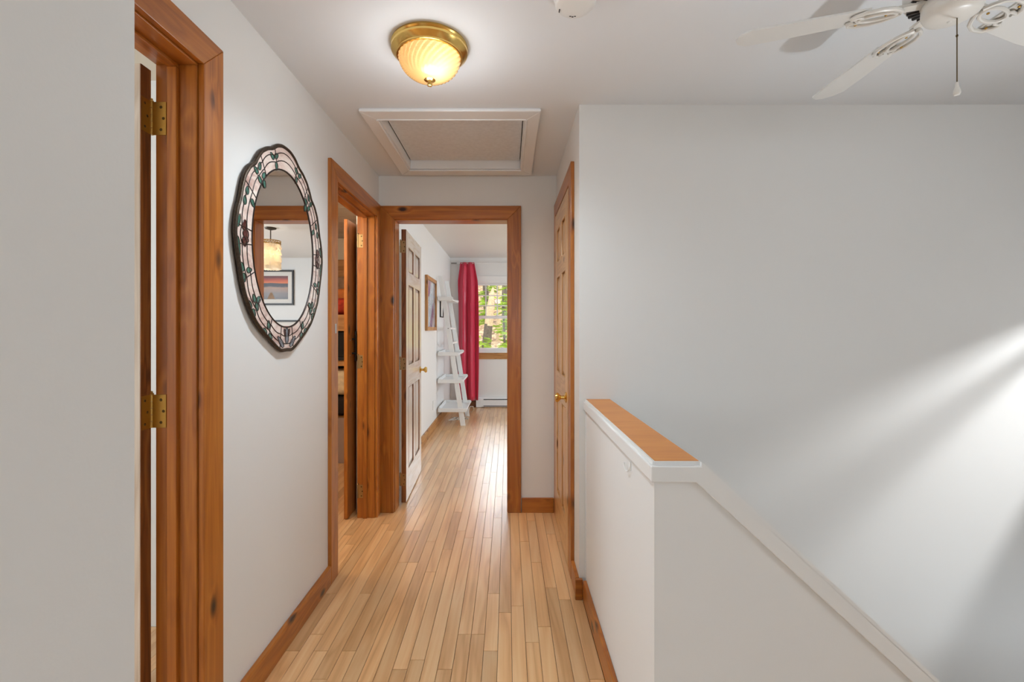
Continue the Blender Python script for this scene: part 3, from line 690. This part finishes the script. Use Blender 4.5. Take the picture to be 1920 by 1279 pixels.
MB().box(WX0+.03, WX1-.03, YW, YW+.1, WZ1-.03, WZ1).build('head_jamb', 'white', win)
def sash(nm, y, za, zb, st, rb, rt, muntin):
    s = boxes(nm, [(WX0+.03, WX0+.03+st, y, y+.03, za, zb), (WX1-.03-st, WX1-.03, y, y+.03, za, zb), (WX0+.03+st, WX1-.03-st, y, y+.03, za, za+rb), (WX0+.03+st, WX1-.03-st, y, y+.03, zb-rt, zb)], 'white', win)
    MB().box(WX0+.03+st, WX1-.03-st, y+.012, y+.016, za+rb, zb-rt).build('pane', 'glass', s)
    if muntin:
        gx0, gx1, gz0, gz1 = WX0+.03+st, WX1-.03-st, za+rb, zb-rt
        for k in range(1, 4): x = gx0+(gx1-gx0)*k/4; MB().box(x-.009, x+.009, y+.004, y+.0115, gz0, gz1).build('muntin', 'white', s)
        for k in range(1, 3): z = gz0+(gz1-gz0)*k/3; MB().box(gx0, gx1, y+.005, y+.0115, z-.009, z+.009).build('muntin', 'white', s)
    return s
sash('upper_sash', YW+.055, 1.487, WZ1-.03, .03, .035, .035, True)
ls = sash('lower_sash', YW+.02, WZ0, 1.525, .03, .055, .05, False)
for x in (-.47, -.09): MB().box(x-.012, x+.012, YW+.012, YW+.021, .982, 1.0).build('sash_lift', 'plastic', ls, bevel=.003)
MB().box(-.2, -.14, YW+.005, YW+.022, 1.51, 1.53).build('sash_lock', 'plastic', ls, bevel=.003)
# unseen windows added only to carry light
def plain_window(name, fn, u0, u1, z0, z1, label):
    t = empty(name, fn((u0+u1)/2, 0, z0)); S(t, label, 'window')
    P = lambda a, b, c, d, n0, n1, nm, mt: MB().prism([(a, c), (b, c), (b, d), (a, d)], lambda p, q, n: fn(p, n, q), n0, n1).build(nm, mt, t)
    for a, b, c, d in ((u0-.07, u0+.03, z0-.07, z1+.07), (u1-.03, u1+.07, z0-.07, z1+.07), (u0+.03, u1-.03, z0-.07, z0+.03), (u0+.03, u1-.03, z1-.03, z1+.07)): P(a, b, c, d, -.015, 0, 'frame', 'white')
    P(u0, u1, z0, z1, .06, .065, 'pane', 'glass'); P((u0+u1)/2-.02, (u0+u1)/2+.02, z0, z1, .045, .08, 'mullion', 'white')
    return t
plain_window('unseen_window_2', lambda u, n, z: (XR+n, u, z), 4.3, 6.1, .9, 2.25, 'unseen side window added to light the far room')
plain_window('unseen_window_3', lambda u, n, z: (u, YB-n, z), -.3, 2.6, .82, 2.18, 'wide unseen window added behind the camera to carry light')
plain_window('unseen_window_6', lambda u, n, z: (XR+n, u, z), 1.36, 1.9, -1.22, -1.0, 'unseen low window added beside the stairs for the uplight')
plain_window('unseen_window_4', lambda u, n, z: (XR+n, u, z), -1.55, -.25, .85, 2.15, 'unseen window added in the right outer wall to light the loft')
w5 = empty('window_5', (XR, .95, 1.5)); S(w5, 'small window beside the stairs in the right outer wall', 'window')
MB().box(XR+.05, XR+.055, .9, 1.36, 1.5, 1.85).build('pane', 'glass', w5)
MB().box(2.90, XR, .85, YS, 1.11, 1.13).build('beam_mask_shelf', 'white', w5)  # this and the next three boards: unseen blockers added to shape light bands
MB().box(2.89, 2.90, .85, YS, 1.424, 1.452).build('beam_mask_bar', 'white', w5)
MB().box(2.89, 2.90, .85, YS, 1.505, 1.86).build('beam_mask_front', 'white', w5)
MB().box(2.90, XR, .85, YS, 1.86, 1.875).build('beam_mask_top', 'white', w5)

# ------------------------------------------------------------------ curtain and rod
rod = empty('curtain_rod', (-.3, YW-.1, 2.375)); tag(rod, 'thin curtain rod with twisted end above the far window', 'curtain rod')
MB().tube([(-.84, YW-.1, 2.385), (.55, YW-.1, 2.385)], .006, 8).build('rod', 'white', rod, True)
tw_ = MB()
for s in (0, PI): tw_.tube([(-.84-.0075*k, YW-.1+.009*math.cos(k*.8+s), 2.385+.009*math.sin(k*.8+s)) for k in range(13)], .004, 6)
tw_.build('twisted_finial', 'rim', rod, True)
for x in (-.80, .5): MB().box(x-.008, x+.008, YW-.1, YW-.001, 2.376, 2.394).build('bracket', 'white', rod)
cu = empty('curtain', (-.66, YW-.1, .13)); tag(cu, 'crimson satin curtain hanging left of the far window', 'curtain')
cols_, rows_ = 64, 30; vs = []; fs = []
for j in range(rows_+1):
    t = j/rows_; z = 2.40-t*2.27
    wl = .115+(.165-.115)*min(1, t*7)+.01*t; c = -.665+(-.0*t)+(.012*math.sin(t*3))
    for i in range(cols_+1):
        s = i/cols_
        ph = 2*PI*(2.5*s+.12*math.sin(3*t))
        x = c+wl*(2*s-1)+.012*math.sin(ph*2)*min(1, t*4)
        y = YW-.1-.012+(.016+.03*min(1, t*3))*math.sin(ph)+.012*math.sin(ph*2.3+1)*t
        y -= .02*max(0, math.sin(PI*s))*min(1, t*5)
        vs.append((x, y, z))
for j in range(rows_):
    for i in range(cols_):
        a = j*(cols_+1)+i; fs.append((a, a+1, a+cols_+2, a+cols_+1))
cp = MB().add(vs, fs).build('cloth', 'curtain', cu, True)
so_ = cp.modifiers.new('thickness', 'SOLIDIFY'); so_.thickness = .004
# second, unseen half on the other side of the window is out of view

# ------------------------------------------------------------------ baseboard heater
ht = empty('baseboard_heater', (0, YW-.03, 0)); tag(ht, 'white electric baseboard heater under the far window', 'heater')
hp = [(YW-.001, .012), (YW-.062, .012), (YW-.066, .03), (YW-.066, .138), (YW-.05, .168), (YW-.001, .172)]
MB().prism(hp, lambda p, q, r: (r, p, q), -.50, .9).build('body', 'heater', ht, bevel=.002)
MB().prism([(YW-.001, .006), (YW-.068, .006), (YW-.069, .14), (YW-.05, .173), (YW-.001, .176)], lambda p, q, r: (r, p, q), -.525, -.43).build('end_cap', 'heater', ht, bevel=.003)
MB().box(-.40, .85, YW-.0675, YW-.064, .128, .142).build('air_slot', 'dark', ht)
MB().box(-.40, .85, YW-.0675, YW-.064, .022, .034).build('air_slot', 'dark', ht)

# ------------------------------------------------------------------ pictures
def picture(name, fn, u0, u1, z0, z1, fw, fd, fmat, content, label, cat='picture', matw=0, group=None):
    t = empty(name, fn((u0+u1)/2, 0, z0)); tag(t, label, cat, group)
    P = lambda poly, n0, n1, nm, mt, bv=0: MB().prism(poly, lambda p, q, n: fn(p, n, q), n0, n1).build(nm, mt, t, bevel=bv)
    o = [(u0, z0), (u1, z0), (u1, z1), (u0, z1)]; i = [(u0+fw, z0+fw), (u1-fw, z0+fw), (u1-fw, z1-fw), (u0+fw, z1-fw)]
    for k in range(4): P([o[k], o[(k+1) % 4], i[(k+1) % 4], i[k]], .001, fd, 'frame_bar', fmat, .002)
    P(i, .001, fd*.4, 'mat_board' if matw else 'print', 'mat' if matw else content)
    if matw:
        P([(u0+fw+matw, z0+fw+matw), (u1-fw-matw, z0+fw+matw), (u1-fw-matw, z1-fw-matw), (u0+fw+matw, z1-fw-matw)], fd*.4, fd*.45, 'print', content)
    return t
fr_l = lambda u, n, z: (-.96+n, u, z)
picture('framed_picture', fr_l, 5.27, 5.97, 1.285, 1.935, .045, .032, 'bunk_z', 'blueprint', 'wooden framed picture with pale blue print beside the open door')
picture('framed_picture', fr_l, 6.42, 6.68, 1.47, 1.76, .015, .02, 'frameblack', 'mat', 'small dark framed picture half hidden behind the ladder shelf')
# sunset over a lake with a jetty
m, nt, bs = new_mat('sunset_print'); L = nt.links.new
tc = N(nt, 'ShaderNodeTexCoord'); sp = N(nt, 'ShaderNodeSeparateXYZ'); L(tc.outputs['Object'], sp.inputs[0])
mr = N(nt, 'ShaderNodeMapRange'); L(sp.outputs['Z'], mr.inputs[0]); mr.inputs[1].default_value = .1; mr.inputs[2].default_value = .48
no = N(nt, 'ShaderNodeTexNoise'); no.inputs['Scale'].default_value = 7; no.inputs['Detail'].default_value = 4
mp = N(nt, 'ShaderNodeMapping'); mp.inputs['Scale'].default_value = (.6, 1, 3); L(tc.outputs['Object'], mp.inputs[0]); L(mp.outputs[0], no.inputs[0])
ma = N(nt, 'ShaderNodeMath', operation='MULTIPLY_ADD'); L(no.outputs[0], ma.inputs[0]); ma.inputs[1].default_value = .1; L(mr.outputs[0], ma.inputs[2])
L(ramp(nt, ma.outputs[0], [(.05, srgb(70, 56, 54)), (.3, srgb(120, 100, 92)), (.55, srgb(168, 126, 98)), (.6, srgb(58, 46, 50)), (.74, srgb(62, 48, 52)), (.76, srgb(226, 120, 60)), (.9, srgb(190, 84, 60)), (1, srgb(120, 70, 72))]), bs.inputs['Base Color'])
bs.inputs['Roughness'].default_value = .25; M['sunset'] = m
fr_b = lambda u, n, z: (u, YW-n, z)
p3 = picture('framed_picture', fr_b, 1.757, 2.43, 1.70, 2.285, .028, .025, 'frameblack', 'sunset', 'black framed sunset lake print seen in the oval mirror', matw=.07)
jt = MB().prism([(2.07, 1.803), (2.2, 1.803), (2.15, 1.91), (2.12, 1.91)], lambda p, q, n: fr_b(p, n, q), .0113, .0118).build('jetty_print', 'taupe', p3)
picture('framed_picture', fr_b, 1.55, 2.2, .93, 1.45, .028, .025, 'frameblack', 'sunset', 'lower black framed picture, only its top edge seen in the mirror', matw=.07)
# outlet on the far room wall
ou = empty('wall_outlet', (-.96, 5.87, .32)); tag(ou, 'white wall outlet plate near the floor by the ladder shelf', 'outlet')
MB().box(-.96, -.954, 5.83, 5.905, .262, .378).build('cover_plate', 'plastic', ou, bevel=.002)
for z in (.295, .345): MB().box(-.954, -.9525, 5.852, 5.884, z-.014, z+.014).build('socket', 'heater', ou, bevel=.001)

# ------------------------------------------------------------------ ladder shelf
ls_ = empty('ladder_shelf', (-.75, 6.47, 0)); tag(ls_, 'white leaning ladder shelf against the far room wall', 'shelf')
RX = lambda z: -.602-.152*z      # middle of the rails
for y0 in (6.128, 6.79):
    MB().prism([(RX(0)-.033, 0), (RX(0)+.033, 0), (RX(2.02)+.03, 2.02), (RX(2.02)-.03, 2.02)], lambda p, q, r: (p, r, q), y0, y0+.022).build('rail', 'white', ls_, bevel=.002)
for z, fx in ((1.688, -.735), (.943, -.655), (.576, -.597), (.187, -.545)):
    bx_ = -.943 if z > .2 else -.938
    for y0 in (6.104, 6.814):
        poly = [(bx_+.004, z), (bx_+.004, z+.05), (fx-.02, z+.05), (fx-.006, z+.044), (fx, z+.03), (fx-.004, z+.012), (fx-.018, z)]
        MB().prism(poly, lambda p, q, r: (p, r, q), y0, y0+.022).build('tray_side', 'white', ls_, bevel=.002)
    MB().box(bx_+.004, fx-.012, 6.152, 6.788, z+.004, z+.016).build('tray_bottom', 'white', ls_)
    MB().box(bx_+.004, bx_+.018, 6.152, 6.788, z+.016, z+.06).build('tray_back', 'white', ls_)
    if z < 1: MB().box(fx-.024, fx-.012, 6.152, 6.788, z+.016, z+.03).build('tray_lip', 'white', ls_)
    MB().ball((RX(z+.025), 6.127, z+.025), .006, .003, .006, 8, 6).build('screw', 'dark', ls_, True)
for z in (1.31, 1.11):
    MB().box(RX(z)-.02, RX(z)+.02, 6.15, 6.79, z-.012, z+.012).build('rung', 'white', ls_)
MB().ball((RX(1.31), 6.127, 1.31), .006, .003, .006, 8, 6).build('screw', 'dark', ls_, True)
# cords on the floor behind the ladder
cd = empty('power_cord', (-.72, 6.6, 0)); tag(cd, 'loops of white cord on the floor under the ladder shelf', 'cord')
random.seed(3)
pts = []
for k in range(60):
    t = k/59; pts.append((-.82+.22*t+.04*math.sin(k*.9), 6.55+.1*math.cos(k*.7)+.1*t, .006+.003*(k % 2)))
MB().tube(pts, .004, 6).build('cord', 'cord', cd, True)
MB().tube([(-.60, 6.75, .02), (-.57, 6.9, .13), (-.53, 7.0, .11), (-.52, 7.05, .05), (-.56, 7.1, .006), (-.62, 7.2, .006)], .004, 6).build('cord_loop', 'cord', cd, True)

# ------------------------------------------------------------------ shell pendant in the far room
PC = (.968, 5.33)
pn = empty('pendant_lamp', (PC[0], PC[1], HF)); tag(pn, 'lit pendant lamp of hanging shell discs seen in the mirror', 'pendant lamp')
MB().lathe([(0, 0), (.065, 0), (.06, -.014), (.02, -.026), (.006, -.03), (.006, -.16), (0, -.16)], (PC[0], PC[1], HF-.0005), 28).build('canopy_and_stem', 'rim', pn, True)
hoop = MB()
for z in (HF-.155, HF-.19): hoop.tube([(PC[0]+.108*math.cos(2*PI*k/32), PC[1]+.108*math.sin(2*PI*k/32), z) for k in range(32)], .005, 6, closed=True)
for k in range(6): hoop.tube([(PC[0], PC[1], HF-.155), (PC[0]+.108*math.cos(PI*k/3), PC[1]+.108*math.sin(PI*k/3), HF-.155)], .003, 6)
for k in range(24): hoop.tube([(PC[0]+.109*math.cos(2*PI*k/24), PC[1]+.109*math.sin(2*PI*k/24), HF-.155), (PC[0]+.109*math.cos(2*PI*(k+1)/24), PC[1]+.109*math.sin(2*PI*(k+1)/24), HF-.19)], .003, 5)
hoop.build('ring_frame', 'brass_dull', pn, True)
sh = MB()
for r_, cnt in ((.108, 22), (.075, 14)):
    for k in range(cnt):
        a = 2*PI*k/cnt
        for j in range(7):
            aj = a+(.5*2*PI/cnt if j % 2 else 0); z = HF-.215-.042*j; R_ = .024
            ux, uy = -math.sin(aj), math.cos(aj); c = (PC[0]+r_*math.cos(aj), PC[1]+r_*math.sin(aj))
            ta, tb = random.uniform(-.012, .012), random.uniform(-.012, .012)
            sh.add([(c[0]+ux*R_*math.cos(t)+(ta*math.cos(t)+tb*math.sin(t))*math.cos(aj), c[1]+uy*R_*math.cos(t)+(ta*math.cos(t)+tb*math.sin(t))*math.sin(aj), z+R_*math.sin(t)) for t in [2*PI*q/10 for q in range(10)]], [tuple(range(10))])
shl = sh.build('shell_discs', 'shell', pn); shl['kind'] = 'stuff'
MB().ball((PC[0], PC[1], HF-.24), .028, .028, .04, 14, 8).build('bulb', 'bulb', pn, True)
point('pendant_glow', (PC[0], PC[1], HF-.31), .8, (1, .86, .64), .03)

# ------------------------------------------------------------------ bunk bed in the left room
bkb = empty('bunk_bed', (-2.0, 4.9, 0)); tag(bkb, 'wooden bunk bed glimpsed through the left doorway', 'bed')
bx0, bx1, by0, by1 = -3.3, -1.3, 4.42, 5.38
for x in (bx0, bx1-.07):
    for y in (by0, by1-.07): MB().box(x, x+.07, y, y+.07, 0, 2.0).build('post', 'bunk_z', bkb, bevel=.004)
MB().box(bx0+.07, bx1-.07, by0, by0+.03, 1.285, 1.445).build('upper_rail', 'bunk_x', bkb, bevel=.004)
MB().box(bx0+.07, bx1-.07, by1-.03, by1, 1.285, 2.12).build('back_panel', 'bunk_x', bkb, bevel=.004)
MB().box(bx0+.03, bx1-.03, by0+.03, by1-.03, 1.30, 1.33).build('upper_slat_base', 'bunk_x', bkb)
MB().box(bx0+.07, bx1-.07, by0, by0+.26, .945, .99).build('ledge', 'bunk_x', bkb, bevel=.004)
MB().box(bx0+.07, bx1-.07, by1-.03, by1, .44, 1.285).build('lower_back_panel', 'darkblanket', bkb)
MB().box(bx0+.07, bx1-.07, by0, by0+.03, .0, .44).build('drawer_front', 'mauve', bkb, bevel=.003)
MB().box(bx0+.03, bx1-.03, by0+.03, by1-.03, .40, .44).build('lower_slat_base', 'bunk_x', bkb)
def soft(name, c, r, mat, label, cat, e=.55):
    f = lambda v, rr: math.copysign(abs(v/rr)**e*rr, v)
    return tag(MB().ball(c, *r, 28, 16, fn=lambda x, y, z: (f(x, r[0]), f(y, r[1]), f(z, r[2])*(.75+.25*math.cos(x/r[0]*PI/2)))).build(name, mat, None, True), label, cat)
soft('upper_mattress', (-2.3, 4.9, 1.388), (.9, .42, .052), 'redpat', 'red patterned cover on the upper bunk', 'mattress', .3)
soft('quilt', (-1.75, 4.72, 1.531), (.4, .26, .088), 'red', 'folded red quilt on the upper bunk', 'quilt')
soft('pillow', (-1.74, 5.09, 1.60), (.34, .085, .155), 'orange', 'orange pillow standing behind the red quilt', 'pillow')
soft('pillow', (-1.76, 5.265, 1.68), (.36, .07, .235), 'taupe', 'taupe pillow leaning at the back of the upper bunk', 'pillow')
soft('blanket', (-2.25, 4.9, .54), (.92, .42, .098), 'darkblanket', 'dark blanket on the lower bunk', 'blanket', .3)
soft('pillow', (-1.62, 4.62, .775), (.26, .14, .13), 'floral', 'cream floral pillow on the lower bunk', 'pillow')
tv = empty('flat_screen', (-1.7, 4.6, .99)); tag(tv, 'black screen standing on the bunk bed ledge', 'screen')
MB().box(-2.0, -1.38, 4.60, 4.63, 1.02, 1.275).build('panel', 'screen', tv, bevel=.003)
MB().box(-1.8, -1.6, 4.55, 4.67, .991, 1.02).build('stand', 'black', tv, bevel=.003)

# ------------------------------------------------------------------ wooded slope outside the far window
m, nt, bs = new_mat('leaf_litter'); L = nt.links.new
tc = N(nt, 'ShaderNodeTexCoord'); no = N(nt, 'ShaderNodeTexNoise'); no.inputs['Scale'].default_value = 9; no.inputs['Detail'].default_value = 8; L(tc.outputs['Object'], no.inputs[0])
L(ramp(nt, no.outputs[0], [(.3, srgb(84, 66, 48)), (.47, srgb(150, 118, 88)), (.6, srgb(196, 164, 130)), (.72, srgb(120, 128, 66))]), bs.inputs['Base Color'])
bs.inputs['Roughness'].default_value = .95; M['litter'] = m
M['bark'] = plain('bark', srgb(112, 100, 88), .95, bumpy=1, bscale=30, vary=.45)
M['barkpale'] = plain('split_wood', srgb(214, 186, 150), .9, bumpy=.8, bscale=24, vary=.3)
M['needle'] = plain('fresh_needles', srgb(172, 200, 70), .8, bscale=5, vary=.5)
M['needle_d'] = plain('dark_needles', srgb(128, 162, 62), .8, bscale=5, vary=.5)
gx, gy = 40, 40; vs = []; fs = []
random.seed(11)
for j in range(gy+1):
    for i in range(gx+1):
        x = -14+28*i/gx; y = 8.2+30*j/gy
        vs.append((x, y, -.9+(y-8.2)*.27+random.uniform(-.1, .1)))
for j in range(gy):
    for i in range(gx): a = j*(gx+1)+i; fs.append((a, a+1, a+gx+2, a+gx+1))
gr = MB().add(vs, fs).build('ground_slope', 'litter', None, True); S(gr, 'wooded hillside of fallen leaves outside the window', 'ground')
GZ = lambda y: -.9+(y-8.2)*.27
def conifer(x, y, h, seed, mat, label, rad=.9, trunk=.05, zbase=.2):
    rnd = random.Random(seed); z0 = GZ(y)-.1
    t = empty('conifer', (x, y, z0)); tag(t, label, 'tree', 'young conifers outside the window')
    MB().tube([(x, y, z0), (x+rnd.uniform(-.05, .05), y, z0+h*.5), (x, y, z0+h)], [trunk, trunk*.6, .01], 8).build('trunk', 'bark', t, True)
    mb = MB(); n = int(h*15)
    for k in range(n):
        f = zbase+(1-zbase)*(k+rnd.random())/n; z = z0+h*f; a = rnd.uniform(0, 2*PI); l = rad*(1-f)*rnd.uniform(.75, 1.15)+.1
        dx, dy = math.cos(a), math.sin(a)
        m_ = max(5, int(l*22))
        for q in range(m_):
            s = (q+.6)/m_*l; px, py, pz = x+dx*s, y+dy*s, z-.22*s+.16*s*s
            for sd in (-1, 1):
                ln = .05+.16*(1-s/(l+.01)); b = a+sd*rnd.uniform(.6, 1.1); ex, ey = px+math.cos(b)*ln, py+math.sin(b)*ln; wv = .014
                tz = rnd.uniform(-.05, .02)
                mb.add([(px, py, pz+wv), (px, py, pz-wv), (ex, ey, pz-wv*.5+tz), (ex, ey, pz+wv*.5+tz)], [(0, 1, 2, 3)])
                mb.add([(px-dy*wv, py+dx*wv, pz), (px+dy*wv, py-dx*wv, pz), (ex, ey, pz+tz)], [(0, 1, 2)])
    f_ = mb.build('foliage', mat, t); f_['kind'] = 'stuff'
conifer(-.98, 11.2, 3.2, 1, 'needle', 'young conifer at the left of the window view, beside the curtain', .5)
conifer(-.12, 11.0, 2.4, 2, 'needle', 'bright young conifer low at the right of the window view', .5)
conifer(.75, 12.2, 4.0, 3, 'needle', 'conifer behind the right window edge', .9)
conifer(-.55, 10.2, 1.6, 4, 'needle', 'small conifer seedling in the lower left window pane', .35)
conifer(-.66, 14.2, 3.8, 8, 'needle', 'tall green conifer behind the snapped trunk', .6)
conifer(.02, 13.4, 3.6, 9, 'needle', 'leafy conifer behind the upper right window panes', .5)
conifer(-1.95, 13.5, 4.2, 5, 'needle_d', 'darker conifer further up the slope behind the curtain side', .6)
conifer(-.35, 19.5, 4.2, 6, 'needle_d', 'distant conifer between the bare trunks', .9)
# broken trunk and bare trunks
bt = empty('broken_trunk', (-.53, 12.4, GZ(12.4)-.1)); tag(bt, 'snapped grey tree trunk with pale split wood in window view', 'tree trunk')
gz = GZ(12.4)-.1
MB().tube([(-.62, 12.4, gz), (-.58, 12.4, gz+.7), (-.52, 12.4, gz+1.3)], [.16, .13, .115], 12).build('trunk', 'bark', bt, True)
MB().tube([(-.52, 12.4, gz+1.25), (-.48, 12.4, gz+1.7), (-.42, 12.4, gz+2.15), (-.40, 12.4, gz+2.3)], [.118, .11, .06, .012], 12).build('split_top', 'barkpale', bt, True)
rnd = random.Random(5)
for k, (x, y, r_, mt) in enumerate([(-.30, 15.0, .08, 'barkpale'), (-.05, 16.0, .1, 'bark'), (.18, 15.2, .07, 'bark'), (-.75, 17, .1, 'bark'), (-1.15, 16, .09, 'bark'), (.45, 17, .11, 'bark')]):
    z0 = GZ(y)-.15; t = empty('bare_trunk', (x, y, z0))
    tag(t, ['slender pale trunk right behind the snapped tree', 'grey trunk behind the upper right window panes', 'thin grey trunk near the right window edge', 'grey trunk up the slope left of the snapped tree', 'trunk behind the curtain side of the window', 'thick trunk beyond the right window edge'][k], 'tree trunk', 'bare trunks on the slope')
    MB().tube([(x, y, z0), (x+rnd.uniform(-.15, .15), y, z0+2.2), (x+rnd.uniform(-.3, .3), y, z0+5)], [r_*1.2, r_, r_*.6], 10).build('trunk', mt, t, True)
    for q in range(3):
        z = z0+1.4+.8*q+rnd.random()*.4; s = rnd.choice((-1, 1))
        MB().tube([(x, y, z), (x+s*.4, y-.1, z+.25), (x+s*.8, y-.15, z+.35)], [.025, .016, .006], 6).build('branch', mt, t, True)
